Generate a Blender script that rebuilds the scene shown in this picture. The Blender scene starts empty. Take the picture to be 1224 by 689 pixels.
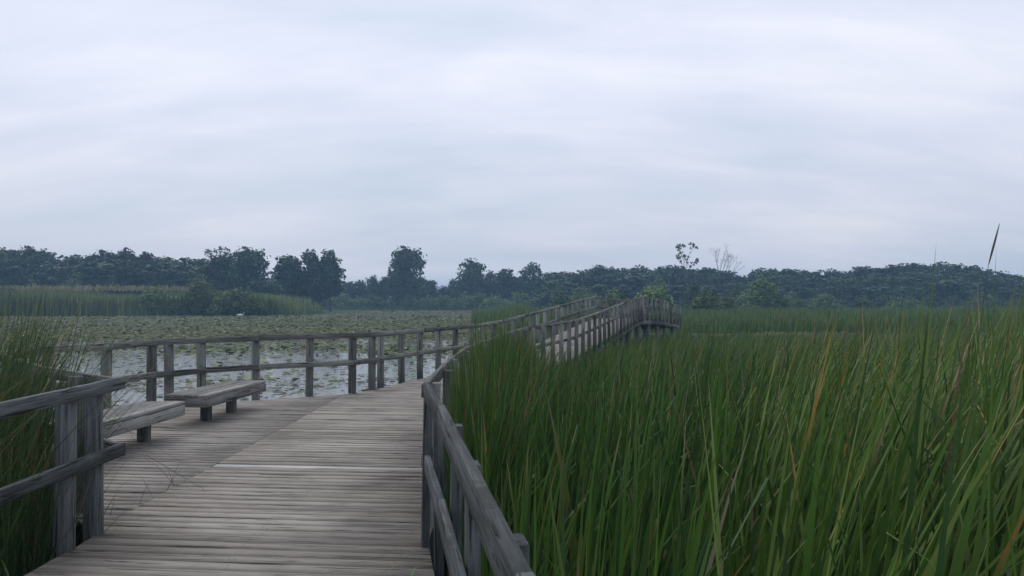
import bpy, math, random
import numpy as np
from mathutils import noise as mnoise, Vector

R = math.radians
rng = np.random.default_rng(7)
random.seed(7)
scene = bpy.context.scene
COL = scene.collection

# ------------------------------------------------------------------ camera
cam_d = bpy.data.cameras.new('camera')
cam = bpy.data.objects.new('camera', cam_d)
COL.objects.link(cam)
cam.location = (0, 0, 1.65)
cam.rotation_euler = (R(90 + 1.0), 0, 0)
cam_d.sensor_width = 36.0
cam_d.lens = 36.0 * 1000.0 / 1224.0
cam_d.clip_start = 0.05
cam_d.clip_end = 6000
scene.camera = cam

# ------------------------------------------------------------------ world
SUN_EL, SUN_AZ = R(48), R(-35)      # behind cloud, high, ahead-left
world = bpy.data.worlds.new('World')
scene.world = world
world.use_nodes = True
wn, wl = world.node_tree.nodes, world.node_tree.links
wn.clear()
wout = wn.new('ShaderNodeOutputWorld')
wbg = wn.new('ShaderNodeBackground')
wbg.inputs['Strength'].default_value = 0.1
sky = wn.new('ShaderNodeTexSky')
sky.sky_type = 'NISHITA'
sky.sun_disc = False
sky.sun_elevation = SUN_EL
sky.sun_rotation = SUN_AZ
sky.air_density = 1.2
sky.dust_density = 2.0
tc = wn.new('ShaderNodeTexCoord')
sep = wn.new('ShaderNodeSeparateXYZ')
wl.new(tc.outputs['Generated'], sep.inputs[0])
def wmath(op, a, b=None, clamp=False):
    n = wn.new('ShaderNodeMath'); n.operation = op; n.use_clamp = clamp
    for i, v in enumerate((a, b)):
        if v is None: continue
        if isinstance(v, (int, float)): n.inputs[i].default_value = v
        else: wl.new(v, n.inputs[i])
    return n.outputs[0]
zc = wmath('MAXIMUM', sep.outputs['Z'], 0.0)
zd = wmath('ADD', zc, 0.34)
cx = wmath('DIVIDE', sep.outputs['X'], zd)
cy = wmath('DIVIDE', sep.outputs['Y'], zd)
comb = wn.new('ShaderNodeCombineXYZ')
wl.new(cx, comb.inputs[0]); wl.new(cy, comb.inputs[1])
def wnoise(scale, detail, rough, off, stretch=(1, 1, 1)):
    mp = wn.new('ShaderNodeMapping')
    mp.inputs['Location'].default_value = off
    mp.inputs['Scale'].default_value = stretch
    wl.new(comb.outputs[0], mp.inputs[0])
    n = wn.new('ShaderNodeTexNoise')
    n.inputs['Scale'].default_value = scale
    n.inputs['Detail'].default_value = detail
    n.inputs['Roughness'].default_value = rough
    n.inputs['Distortion'].default_value = 0.35
    wl.new(mp.outputs[0], n.inputs['Vector'])
    return n.outputs['Fac']
n1 = wnoise(1.5, 3.5, 0.5, (3.1, 1.7, 0), (0.75, 1.3, 1))
n2 = wnoise(4.2, 7.0, 0.55, (9.3, 4.2, 0), (0.5, 1.6, 1))
nm = wmath('ADD', wmath('MULTIPLY', n1, 0.62), wmath('MULTIPLY', n2, 0.38))
ramp = wn.new('ShaderNodeValToRGB')
wl.new(nm, ramp.inputs[0])
e = ramp.color_ramp.elements
e[0].position = 0.36; e[0].color = (6.9, 7.8, 9.25, 1)
e[1].position = 0.66; e[1].color = (9.7, 9.75, 10.8, 1)
m_ = e.new(0.52); m_.color = (8.2, 8.65, 10.1, 1)
# thicker, greyer cloud low over the horizon
low = wn.new('ShaderNodeMapRange')
low.inputs['From Min'].default_value = 0.0; low.inputs['From Max'].default_value = 0.30
low.inputs['To Min'].default_value = 0.80; low.inputs['To Max'].default_value = 1.0
low.interpolation_type = 'SMOOTHSTEP'
wl.new(zc, low.inputs['Value'])
vm = wn.new('ShaderNodeVectorMath'); vm.operation = 'SCALE'
wl.new(ramp.outputs[0], vm.inputs[0]); wl.new(low.outputs[0], vm.inputs['Scale'])
mix = wn.new('ShaderNodeMix'); mix.data_type = 'RGBA'
mix.inputs['Factor'].default_value = 0.92
wl.new(sky.outputs[0], mix.inputs['A']); wl.new(vm.outputs[0], mix.inputs['B'])
wl.new(mix.outputs['Result'], wbg.inputs['Color'])
wl.new(wbg.outputs[0], wout.inputs['Surface'])

sun_d = bpy.data.lights.new('sun', 'SUN')
sun_d.energy = 1.4
sun_d.angle = R(50)
sun_d.color = (1.0, 0.96, 0.9)
sun = bpy.data.objects.new('sun', sun_d)
COL.objects.link(sun)
sdir = Vector((math.sin(-SUN_AZ) * -1 * math.cos(SUN_EL), math.cos(SUN_AZ) * math.cos(SUN_EL), math.sin(SUN_EL)))
sun.rotation_euler = sdir.to_track_quat('Z', 'Y').to_euler()

scene.view_settings.view_transform = 'Standard'
scene.view_settings.look = 'None'
scene.view_settings.exposure = 0.0
scene.view_settings.gamma = 1.0
scene.view_settings.use_curve_mapping = False
scene.render.engine = 'CYCLES'
scene.cycles.volume_bounces = 1
scene.cycles.max_bounces = 6
scene.cycles.transparent_max_bounces = 8

# ------------------------------------------------------------------ helpers
WATER_Z = -0.42

def tag(o, label=None, cat=None, group=None, kind=None):
    if label: o['label'] = label
    if cat: o['category'] = cat
    if group: o['group'] = group
    if kind: o['kind'] = kind
    return o

def empty(name, loc=(0, 0, 0), rz=0.0):
    o = bpy.data.objects.new(name, None)
    o.location = loc
    o.rotation_euler = (0, 0, rz)
    o.empty_display_size = 0.2
    COL.objects.link(o)
    return o

def raw_mesh(name, verts, faces_flat, loop_totals, mat=None, parent=None, attrs=None, smooth=False):
    """verts (n,3); faces_flat list of vert idx; loop_totals per face"""
    verts = np.asarray(verts, np.float32)
    ff = np.asarray(faces_flat, np.int32); lt = np.asarray(loop_totals, np.int32)
    me = bpy.data.meshes.new(name)
    me.vertices.add(len(verts)); me.vertices.foreach_set('co', verts.ravel())
    me.loops.add(len(ff)); me.loops.foreach_set('vertex_index', ff)
    me.polygons.add(len(lt))
    ls = np.concatenate([[0], np.cumsum(lt)[:-1]]).astype(np.int32)
    me.polygons.foreach_set('loop_start', ls)
    me.polygons.foreach_set('loop_total', lt)
    if smooth: me.polygons.foreach_set('use_smooth', np.ones(len(lt), bool))
    me.update(calc_edges=True)
    if attrs:
        for k, (typ, dat) in attrs.items():
            a = me.attributes.new(k, typ, 'POINT')
            dat = np.asarray(dat, np.float32)
            if typ == 'FLOAT_VECTOR': a.data.foreach_set('vector', dat.ravel())
            elif typ == 'FLOAT_COLOR': a.data.foreach_set('color', dat.ravel())
            else: a.data.foreach_set('value', dat.ravel())
    o = bpy.data.objects.new(name, me)
    COL.objects.link(o)
    if mat: me.materials.append(mat)
    if parent: o.parent = parent
    return o

class NT:
    """tiny node-tree helper"""
    def __init__(s, name):
        s.m = bpy.data.materials.new(name); s.m.use_nodes = True
        s.n = s.m.node_tree.nodes; s.l = s.m.node_tree.links
        s.n.clear()
        s.out = s.n.new('ShaderNodeOutputMaterial')
    def new(s, t): return s.n.new(t)
    def link(s, a, b): s.l.new(a, b)
    def val(s, inp, v):
        if isinstance(v, (int, float, tuple)): inp.default_value = v
        else: s.l.new(v, inp)
    def attr(s, name, out='Vector'):
        a = s.new('ShaderNodeAttribute'); a.attribute_name = name; return a.outputs[out]
    def math(s, op, a, b=0.0, clamp=False):
        n = s.new('ShaderNodeMath'); n.operation = op; n.use_clamp = clamp
        s.val(n.inputs[0], a); s.val(n.inputs[1], b); return n.outputs[0]
    def noise(s, vec, scale=1.0, detail=3.0, rough=0.5, mapping=None, dist=0.0):
        if mapping:
            mp = s.new('ShaderNodeMapping'); mp.inputs['Scale'].default_value = mapping
            s.link(vec, mp.inputs[0]); vec = mp.outputs[0]
        n = s.new('ShaderNodeTexNoise'); n.inputs['Scale'].default_value = scale
        n.inputs['Detail'].default_value = detail; n.inputs['Roughness'].default_value = rough
        n.inputs['Distortion'].default_value = dist
        s.link(vec, n.inputs['Vector']); return n.outputs['Fac']
    def maprange(s, v, a, b, c, d, smooth=False):
        n = s.new('ShaderNodeMapRange')
        for k, x in zip(('From Min', 'From Max', 'To Min', 'To Max'), (a, b, c, d)): n.inputs[k].default_value = x
        if smooth: n.interpolation_type = 'SMOOTHSTEP'
        s.link(v, n.inputs['Value']); return n.outputs[0]
    def ramp(s, v, stops):
        n = s.new('ShaderNodeValToRGB'); s.link(v, n.inputs[0])
        e = n.color_ramp.elements
        e[0].position, e[0].color = stops[0][0], (*stops[0][1], 1)
        e[1].position, e[1].color = stops[-1][0], (*stops[-1][1], 1)
        for p, c in stops[1:-1]:
            k = e.new(p); k.color = (*c, 1)
        return n.outputs[0]
    def mix(s, f, a, b, mode='MIX'):
        n = s.new('ShaderNodeMix'); n.data_type = 'RGBA'; n.blend_type = mode
        s.val(n.inputs['Factor'], f)
        for k, v in (('A', a), ('B', b)):
            if isinstance(v, tuple): n.inputs[k].default_value = (*v, 1)
            else: s.link(v, n.inputs[k])
        return n.outputs['Result']
    def bump(s, h, strength, dist):
        n = s.new('ShaderNodeBump'); n.inputs['Strength'].default_value = strength
        n.inputs['Distance'].default_value = dist; s.link(h, n.inputs['Height']); return n.outputs[0]
    def principled(s, color, rough, spec=0.5, normal=None):
        p = s.new('ShaderNodeBsdfPrincipled')
        s.val(p.inputs['Base Color'], (*color, 1) if isinstance(color, tuple) else color)
        s.val(p.inputs['Roughness'], rough)
        s.val(p.inputs['Specular IOR Level'], spec)
        if normal is not None: s.link(normal, p.inputs['Normal'])
        return p.outputs[0]
    def done(s, sh):
        s.link(sh, s.out.inputs['Surface']); return s.m

# ------------------------------------------------------------------ materials
def wood_mat(name, dark, mid, light, moss=0.25, stain=0.5):
    t = NT(name)
    loc = t.attr('loc'); rnd = t.attr('rnd', 'Fac')
    grain = t.noise(loc, 1.0, 6, 0.65, (2.2, 70, 70), 0.3)
    broad = t.noise(loc, 1.0, 4, 0.55, (1.1, 9, 9), 0.6)
    crack = t.noise(loc, 1.0, 3, 0.5, (1.6, 38, 38), 0.8)
    geo = t.new('ShaderNodeNewGeometry')
    blotch = t.noise(geo.outputs['Position'], 1.3, 4, 0.6)
    fine = t.noise(geo.outputs['Position'], 34, 3, 0.6)
    v = t.math('ADD', t.math('MULTIPLY', grain, 0.52), t.math('MULTIPLY', broad, 0.30))
    v = t.math('ADD', v, t.math('MULTIPLY', rnd, 0.18))
    col = t.ramp(v, [(0.36, dark), (0.50, mid), (0.66, light)])
    st = t.maprange(blotch, 0.40, 0.72, 1.0, 1.0 - stain, True)
    sc = t.new('ShaderNodeVectorMath'); sc.operation = 'SCALE'
    t.link(col, sc.inputs[0]); t.link(st, sc.inputs['Scale'])
    col = sc.outputs[0]
    cm = t.maprange(crack, 0.33, 0.40, 1.0, 0.0, True)
    col = t.mix(t.math('MULTIPLY', cm, 0.85), col, (0.012, 0.011, 0.010))
    ms = t.noise(geo.outputs['Position'], 5.0, 5, 0.7)
    mm = t.math('MULTIPLY', t.maprange(ms, 0.54, 0.68, 0.0, moss, True), t.maprange(fine, 0.4, 0.6, 0.3, 1.0))
    col = t.mix(mm, col, (0.12, 0.14, 0.11))
    hgt = t.math('SUBTRACT', t.math('ADD', t.math('MULTIPLY', grain, 0.7), t.math('MULTIPLY', fine, 0.2)), t.math('MULTIPLY', cm, 1.2))
    nrm = t.bump(hgt, 0.9, 0.010)
    return t.done(t.principled(col, 0.88, 0.25, nrm))

M_DECK = wood_mat('weathered_deck_wood', (0.215, 0.193, 0.166), (0.29, 0.264, 0.231), (0.37, 0.342, 0.303), 0.0, 0.30)
M_RAIL = wood_mat('weathered_rail_wood', (0.065, 0.068, 0.063), (0.16, 0.166, 0.155), (0.29, 0.298, 0.28), 0.35, 0.35)
M_RAIL_DARK = wood_mat('dark_rail_wood', (0.018, 0.021, 0.022), (0.062, 0.070, 0.073), (0.17, 0.185, 0.19), 0.45, 0.35)  # darker, bluer wood tone for the two near railings
M_BENCH = wood_mat('weathered_bench_wood', (0.13, 0.128, 0.12), (0.235, 0.232, 0.22), (0.34, 0.335, 0.315), 0.3, 0.3)
M_NEW = wood_mat('pale_board_wood', (0.34, 0.32, 0.29), (0.45, 0.43, 0.40), (0.55, 0.53, 0.50), 0.0, 0.1)

def leaf_mat(name, trans=0.25, rough=0.55, spec=0.25):
    t = NT(name)
    c = t.attr('col', 'Color')
    oi = t.new('ShaderNodeObjectInfo')
    hs = t.new('ShaderNodeHueSaturation')
    t.link(c, hs.inputs['Color'])
    t.link(t.maprange(oi.outputs['Random'], 0, 1, 0.75, 1.3), hs.inputs['Value'])
    hs.inputs['Saturation'].default_value = 1.0
    c = hs.outputs[0]
    p = t.principled(c, rough, spec)
    tr = t.new('ShaderNodeBsdfTranslucent'); t.link(c, tr.inputs[0])
    ms = t.new('ShaderNodeMixShader'); ms.inputs[0].default_value = trans
    t.link(p, ms.inputs[1]); t.link(tr.outputs[0], ms.inputs[2])
    return t.done(ms.outputs[0])
M_LEAF = leaf_mat('foliage', 0.2)
M_BLADE = leaf_mat('reed_blades', 0.28, 0.5, 0.3)
M_PAD = leaf_mat('lily_pad_leaves', 0.05, 0.7, 0.12)

def bark_mat():
    t = NT('bark')
    geo = t.new('ShaderNodeNewGeometry')
    n = t.noise(geo.outputs['Position'], 3.0, 4, 0.6, (6, 6, 1))
    return t.done(t.principled(t.ramp(n, [(0.3, (0.035, 0.03, 0.026)), (0.7, (0.12, 0.105, 0.09))]), 0.9, 0.2))
M_BARK = bark_mat()

def ground_mat():
    t = NT('marsh_ground')
    geo = t.new('ShaderNodeNewGeometry')
    a = t.noise(geo.outputs['Position'], 0.12, 6, 0.65)
    b = t.noise(geo.outputs['Position'], 2.2, 5, 0.7)
    v = t.math('ADD', t.math('MULTIPLY', a, 0.5), t.math('MULTIPLY', b, 0.5))
    col = t.ramp(v, [(0.35, (0.018, 0.026, 0.012)), (0.5, (0.035, 0.055, 0.02)), (0.65, (0.07, 0.085, 0.035))])
    return t.done(t.principled(col, 0.95, 0.1, t.bump(b, 0.8, 0.15)))
M_GROUND = ground_mat()

def water_mat():
    t = NT('pond_water')
    geo = t.new('ShaderNodeNewGeometry')
    pos = geo.outputs['Position']
    sp = t.new('ShaderNodeSeparateXYZ'); t.link(pos, sp.inputs[0])
    # floating leaf cover grows denser away from the boardwalk
    far = t.maprange(sp.outputs['Y'], 30.0, 55.0, 0.0, 1.0, True)
    big = t.noise(pos, 0.07, 4, 0.6, (1, 1.6, 1))
    spots = t.noise(pos, 2.6, 4, 0.65)
    thr = t.math('SUBTRACT', 0.74, t.math('MULTIPLY', far, 0.38))
    thr = t.math('ADD', thr, t.math('MULTIPLY', t.math('SUBTRACT', big, 0.5), 0.25))
    d = t.math('SUBTRACT', spots, thr)
    mask = t.math('MULTIPLY', d, 40.0, True)
    n2 = t.noise(pos, 5.5, 4, 0.7)
    n3 = t.noise(pos, 0.16, 5, 0.65, (1, 2.2, 1))
    cv = t.math('ADD', t.math('MULTIPLY', n2, 0.6), t.math('MULTIPLY', n3, 0.4))
    leaf = t.ramp(cv, [(0.36, (0.025, 0.028, 0.012)), (0.48, (0.06, 0.068, 0.03)), (0.58, (0.085, 0.085, 0.042)), (0.7, (0.15, 0.145, 0.085))])
    leafs = t.principled(leaf, 0.85, 0.06, t.bump(n2, 0.6, 0.12))
    rip = t.noise(pos, 6.0, 3, 0.5, (1, 0.6, 1))
    wat = t.principled((0.022, 0.024, 0.018), 0.14, 0.38, t.bump(rip, 0.35, 0.02))
    ms = t.new('ShaderNodeMixShader')
    t.link(mask, ms.inputs[0]); t.link(wat, ms.inputs[1]); t.link(leafs, ms.inputs[2])
    return t.done(ms.outputs[0])
M_WATER = water_mat()

# ------------------------------------------------------------------ wood builder
class Wood:
    def __init__(s):
        s.v = []; s.f = []; s.lt = []; s.loc = []; s.rnd = []
    def board(s, p0, p1, w, h, nseg=1, jit=0.0, updir=(0, 0, 1), shear_top=0.0):
        """board along p0->p1; w across (horizontal), h along updir"""
        p0 = np.array(p0, float); p1 = np.array(p1, float)
        ax = p1 - p0; L = np.linalg.norm(ax); ax = ax / L
        up = np.array(updir, float)
        up = up - ax * (up @ ax); up /= np.linalg.norm(up)
        sd = np.cross(ax, up)
        off = rng.random(3) * 40; r = rng.random()
        b = len(s.v)
        for i in range(nseg + 1):
            c = p0 + ax * L * i / nseg
            for (a, u) in ((-1, -1), (1, -1), (1, 1), (-1, 1)):
                j = rng.normal(0, jit, 3) if jit else 0
                s.v.append(c + sd * a * w / 2 + up * u * h / 2 + j)
                s.loc.append(off + np.array((L * i / nseg, a * w / 2, u * h / 2)))
                s.rnd.append(r)
        for i in range(nseg):
            o = b + 4 * i
            for k in range(4):
                k2 = (k + 1) % 4
                s.f += [o + k, o + k2, o + 4 + k2, o + 4 + k]; s.lt.append(4)
        s.f += [b + 3, b + 2, b + 1, b]; s.lt.append(4)
        o = b + 4 * nseg
        s.f += [o, o + 1, o + 2, o + 3]; s.lt.append(4)
    def prism(s, poly, ztop, thick, along):
        """horizontal polygon (ccw) extruded down; ztop callable or number; along = unit 2D grain direction"""
        n = len(poly); off = rng.random(3) * 40; r = rng.random(); b = len(s.v)
        zt = ztop if callable(ztop) else (lambda x, y: ztop)
        ac = (-along[1], along[0])
        for dz in (0, -thick):
            for (x, y) in poly:
                s.v.append((x, y, zt(x, y) + dz))
                s.loc.append((off[0] + x * along[0] + y * along[1], off[1] + x * ac[0] + y * ac[1], off[2] + dz))
                s.rnd.append(r)
        s.f += list(range(b, b + n)); s.lt.append(n)
        s.f += [b + n + k for k in range(n)][::-1]; s.lt.append(n)
        for k in range(n):
            k2 = (k + 1) % n
            s.f += [b + k2, b + k, b + n + k, b + n + k2]; s.lt.append(4)
    def build(s, name, mat, parent=None, bevel=0.0):
        o = raw_mesh(name, s.v, s.f, s.lt, mat, parent, {'loc': ('FLOAT_VECTOR', s.loc), 'rnd': ('FLOAT', s.rnd)})
        if bevel:
            m = o.modifiers.new('bevel', 'BEVEL'); m.width = bevel; m.segments = 1; m.limit_method = 'ANGLE'
        return o

def clip_half(poly, nx, ny, d):
    """keep nx*x+ny*y >= d"""
    out = []
    for i in range(len(poly)):
        a = poly[i]; b = poly[(i + 1) % len(poly)]
        da = nx * a[0] + ny * a[1] - d; db = nx * b[0] + ny * b[1] - d
        if da >= 0: out.append(a)
        if (da >= 0) != (db >= 0):
            t = da / (da - db); out.append((a[0] + t * (b[0] - a[0]), a[1] + t * (b[1] - a[1])))
    return out

def ccw(poly):
    A = sum(poly[i][0] * poly[(i + 1) % len(poly)][1] - poly[(i + 1) % len(poly)][0] * poly[i][1] for i in range(len(poly)))
    return poly if A > 0 else poly[::-1]

def plank_deck(W, poly, along, ztop, board=0.140, gap=0.008, thick=0.038, skip=None, rough_ends=0.0):
    """fill polygon with boards whose length runs along 'along'"""
    ax = np.array(along, float); ax /= np.linalg.norm(ax)
    nx, ny = -ax[1], ax[0]
    ds = [nx * x + ny * y for x, y in poly]
    d = min(ds); k = 0; picked = []
    while d < max(ds):
        b = board * rng.uniform(0.97, 1.02); g = gap * rng.uniform(0.3, 1.9)
        q = clip_half(poly, nx, ny, d); q = clip_half(q, -nx, -ny, -(d + b)) if len(q) > 2 else q
        if len(q) > 2:
            q = ccw(q)
            dz = rng.normal(0, 0.0022)
            zt = (lambda x, y, dz=dz: (ztop(x, y) if callable(ztop) else ztop) + dz)
            tgt = W
            if skip and skip[0] < d + b / 2 < skip[1] and skip[2] is not None:
                tgt = skip[2]; skip = (skip[0], d + b / 2, skip[2])
            tgt.prism(q, zt, thick, tuple(ax))
        d += b + g; k += 1

# ------------------------------------------------------------------ boardwalk geometry data
BD = (1.0, -0.10)                       # direction the near boards run
U = np.array((0.264, 1.0)); U /= np.linalg.norm(U)      # bridge direction
V = np.array((U[1], -U[0]))                              # to its right
L0 = np.array((-2.60, 15.95)); R0 = np.array((-0.62 + 0.0, 15.5))
EDGE_LEFT = [(-2.60, 15.95), (-2.49, 16.4), (-1.94, 18.3), (-1.0, 21.5), (4.07, 40.7)]
EDGE_RIGHT = [(0.45, -1.6), (0.04, 1.7), (-0.36, 4.4), (-0.58, 5.8), (-0.60, 8.3), (-0.56, 10.4), (-0.12, 15.4), (0.42, 19.6), (6.50, 42.3)]
PLATFORM = [(-4.2, 7.4), (-5.7, 9.3), (-6.0, 10.87), (-5.65, 11.67), (-5.42, 12.7), (-5.28, 13.0), (-4.95, 13.5), (-4.32, 14.26), (-3.55, 14.77), (-2.86, 15.23)]

def zramp(x, y):
    lat = min(1.3, max(0.0, (x - (-1.0 + 0.264 * (y - 21.5))) / 2.0))
    t = y - 22.6 - 1.7 * lat
    pts = [(-40, 0), (0, 0), (2.5, 0.09), (5.7, 0.25), (9.7, 0.46), (14.7, 0.745), (17.2, 0.85), (19.4, 0.865), (21.5, 0.80), (31.5, 0.12), (34, 0.0), (60, 0.0)]
    for (a, za), (b, zb) in zip(pts, pts[1:]):
        if t <= b: return za + (zb - za) * (t - a) / (b - a)
    return 0.0

# main walkway and its planks
deck = empty('boardwalk', (0, 0, 0)); tag(deck, kind='structure')
W = Wood(); WN = Wood()
mainp = [(-2.95, -1.6), (0.45, -1.6), (0.04, 1.7), (-0.36, 4.4), (-0.58, 5.8), (-0.60, 8.3), (-0.56, 10.4), (-0.12, 15.4), (-2.60, 15.9), (-3.02, 15.15), (-3.02, 6.05), (-2.95, 6.0)]
ax = np.array(BD) / np.linalg.norm(BD)
dn = -ax[1] * -1.8 + ax[0] * 8.47
plank_deck(W, mainp, BD, 0.0, skip=(dn - 0.07, dn + 0.09, WN))
W.build('walkway_planks', M_DECK, deck)
o = WN.build('replacement_plank', M_NEW, deck); o['label'] = 'paler newer plank across the walkway'
nv_ = []; nf_ = []; nl_ = []
for k in range(60):
    for sx in (-2.88, -2.84, -1.82, -1.78, -0.72 if k > 18 else -0.30, -0.68 if k > 18 else -0.26):
        X0 = sx + rng.normal(0, .006); Y0 = 3.0 + k * .148 + rng.normal(0, .02) - .1 * sx
        b0 = len(nv_)
        for j in range(6):
            nv_.append((X0 + .0055 * math.cos(j * math.pi / 3), Y0 + .0055 * math.sin(j * math.pi / 3), .0055))
        nf_ += list(range(b0, b0 + 6)); nl_.append(6)
tn = NT('rusty_nail'); tn.done(tn.principled((.02, .013, .01), .7, .3))
o = raw_mesh('nail_heads', nv_, nf_, nl_, tn.m, deck); o['kind'] = 'stuff'
# platform
W = Wood()
plat = [(-3.035, 6.05), (-3.035, 15.12)] + PLATFORM[::-1][1:]
plat = [(-3.035, 6.1), (-3.035, 15.12), (-3.55, 14.77), (-4.32, 14.26), (-4.95, 13.5), (-5.28, 13.0), (-5.42, 12.7), (-5.65, 11.67), (-6.0, 10.87), (-5.7, 9.3), (-4.2, 7.4)]
plank_deck(W, plat, BD, -0.004, thick=0.036)
W.build('platform_planks', M_DECK, deck)
# bridge planks up to the crest, then beyond it
U2 = np.array((0.36, 0.93)); U2 /= np.linalg.norm(U2)
V2 = np.array((U2[1], -U2[0]))
CL, CR = np.array((4.07, 40.7)), np.array((6.50, 42.3))
CL2 = CL + U2 * 13.5; CR2 = CR + U2 * 11.5
bridge = [(-2.59, 15.91), (-0.12, 15.41), (0.42, 19.6), tuple(CR), tuple(CL), (-1.0, 21.5), (-1.94, 18.3), (-2.49, 16.4)]
W = Wood(); plank_deck(W, bridge, tuple(V), zramp)
bridge2 = [tuple(CL + U2 * 0.02), tuple(CR + U2 * 0.02), tuple(CR2), tuple(CL2)]
plank_deck(W, bridge2, tuple(V2), zramp)
W.build('bridge_planks', M_DECK, deck)
# stringers and piles under the deck
W = Wood()
def stringer(pts, zf, h=0.22, w=0.045, drop=0.05):
    for a, b in zip(pts, pts[1:]):
        a = np.array(a, float); b = np.array(b, float)
        n = max(1, int(np.linalg.norm(b - a) / 2.4))
        for i in range(n):
            p = a + (b - a) * i / n; q = a + (b - a) * (i + 1) / n
            W.board((p[0], p[1], zf(*p) - drop - h / 2), (q[0], q[1], zf(*q) - drop - h / 2), w, h)
flat = lambda x, y: 0.0
stringer([(-2.90, -1.5), (-2.90, 15.0)], flat); stringer([(-1.8, -1.5), (-1.8, 15.2)], flat)
stringer([(0.38, -1.5), (-0.02, 1.7), (-0.42, 4.4), (-0.65, 5.8), (-0.66, 8.3), (-0.62, 10.4), (-0.2, 15.2)], flat)
stringer([(-4.15, 7.5), (-5.6, 9.35), (-5.9, 10.85), (-5.55, 11.65), (-5.34, 12.65), (-4.9, 13.4), (-4.28, 14.17), (-3.5, 14.68), (-2.9, 15.05)], flat)
stringer([(-2.52, 16.0), (-1.9, 18.2), (-0.95, 21.5), (4.1, 40.6)], zramp, h=.3)
stringer([(-0.2, 15.5), (0.36, 19.6), (6.42, 42.1)], zramp, h=.3)
stringer([(-0.3, 23.0), (5.1, 41.2), tuple((CL2 + CR2) / 2)], zramp, h=.3); stringer([(-0.8, 23.5), (4.6, 41.0), tuple(CL2 * .7 + CR2 * .3)], zramp, h=.3, drop=.06); stringer([(0.4, 23.5), (5.7, 41.8), tuple(CL2 * .3 + CR2 * .7)], zramp, h=.3, drop=.07)  # middle stringers, added to make the space under the bridge darker
stringer([tuple(CL + V2 * .05), tuple(CL2 + V2 * .05)], zramp, h=.3); stringer([tuple(CR - V2 * .05), tuple(CR2 - V2 * .05)], zramp, h=.3)
for k in range(2, 12):
    t = k * 2.4
    for s0 in ((np.array((-1.0, 21.5)) + V * 0.15), (np.array((0.92, 21.5)) - V * 0.1)):
        p = s0 + U * (t - 6)
        if p[1] > 41: continue
        W.board((p[0], p[1], -1.1), (p[0], p[1], zramp(*p) - 0.06), 0.2, 0.2, updir=(0, 1, 0))
for k in range(5):
    for s0 in (CL + V2 * .2, CR - V2 * .2):
        p = s0 + U2 * (0.4 + k * 2.4)
        W.board((p[0], p[1], -1.1), (p[0], p[1], zramp(*p) - 0.06), 0.2, 0.2, updir=(0, 1, 0))
for (x, y) in [(-2.8, 6.5), (-2.8, 9), (-2.8, 12), (-2.8, 14.5), (-5.5, 11), (-4.9, 13.2), (-0.8, 9), (-0.7, 12), (-4.2, 8), (-4.2, 14)]:
    W.board((x, y, -1.1), (x, y, -0.06), 0.16, 0.16, updir=(0, 1, 0))
W.build('stringer', M_RAIL, deck)

# ------------------------------------------------------------------ railings
def lerp_poly(pts, step, start=0.0):
    """points every step metres along polyline"""
    out = []; acc = start
    for a, b in zip(pts, pts[1:]):
        a = np.array(a, float); b = np.array(b, float); L = np.linalg.norm(b - a)
        while acc <= L:
            out.append((tuple(a + (b - a) * acc / L), (b - a) / L)); acc += step
        acc -= L
    return out

def railing(label, line, posts, zf, side, post=(0.105, 0.105), nearbev=0.0, run=3.3, post_jit=0.012, cat='railing', bottom=-0.30, end_over=0.0, jit=0.0, ptop=1.06, mat=None, rail_h=0.092):
    mat = mat or M_RAIL
    """line = polyline of the inner face of the rails; posts = xy list; side = +1 when posts stand to the right of travel"""
    root = empty('wooden_railing', (line[0][0], line[0][1], zf(*line[0])))
    tag(root, label, cat, 'railings of the boardwalk')
    ox, oy, oz = root.location
    def L(p): return (p[0] - ox, p[1] - oy, p[2] - oz)
    for (px, py), d, *hh in posts:
        d = np.array(d); n = np.array((d[1], -d[0])) * side
        c = np.array((px, py)) + n * (post[0] / 2 + 0.022)
        z = zf(px, py)
        tx, ty = rng.normal(0, post_jit, 2)
        Wp = Wood()
        top = (hh[0] if hh else ptop) + rng.normal(0, 0.008)
        Wp.board(L((c[0], c[1], z + bottom)), L((c[0] + tx, c[1] + ty, z + top)), post[1], post[0], 3 if nearbev else 1, jit, updir=(n[0], n[1], 0))
        Wp.build('post', mat, root, nearbev)
    for a, b in zip(line, line[1:]):
        a = np.array(a, float); b = np.array(b, float); LL = np.linalg.norm(b - a)
        n = max(1, round(LL / run)); d = (b - a) / LL
        for i in range(n):
            p = a + (b - a) * i / n; q = a + (b - a) * (i + 1) / n
            e0 = 0.0 if i else 0.03; e1 = -0.003 if i < n - 1 else 0.03 + end_over
            p = p - d * e0; q = q + d * e1
            for nm, h in (('top_rail', 1.045), ('mid_rail', 0.56)):
                Wr = Wood()
                z0, z1 = zf(*p), zf(*q)
                if not np.isclose(z0, z1): 
                    z0, z1 = zf(*(p + d * 0.03)), zf(*(q - d * 0.03))
                hj = rng.normal(0, 0.004, 2)
                # offset the middle rail a few mm so faces never coincide at bends
                sft = 0.003 if i % 2 else 0.0
                nn = np.array((d[1], -d[0])) * side * sft
                Wr.board(L((p[0] + nn[0], p[1] + nn[1], z0 + h + hj[0])), L((q[0] + nn[0], q[1] + nn[1], z1 + h + hj[1])), 0.040, rail_h,
                         10 if nearbev else 1, jit)
                Wr.build(nm, mat, root, nearbev)
    return root

def P(*pts):
    """posts from (x, y) with direction of travel from neighbours"""
    out = []
    for i, p in enumerate(pts):
        a = np.array(pts[max(0, i - 1)], float); b = np.array(pts[min(len(pts) - 1, i + 1)], float)
        d = (b - a) / max(1e-6, np.linalg.norm(b - a)); out.append((p, d))
    return out

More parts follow.
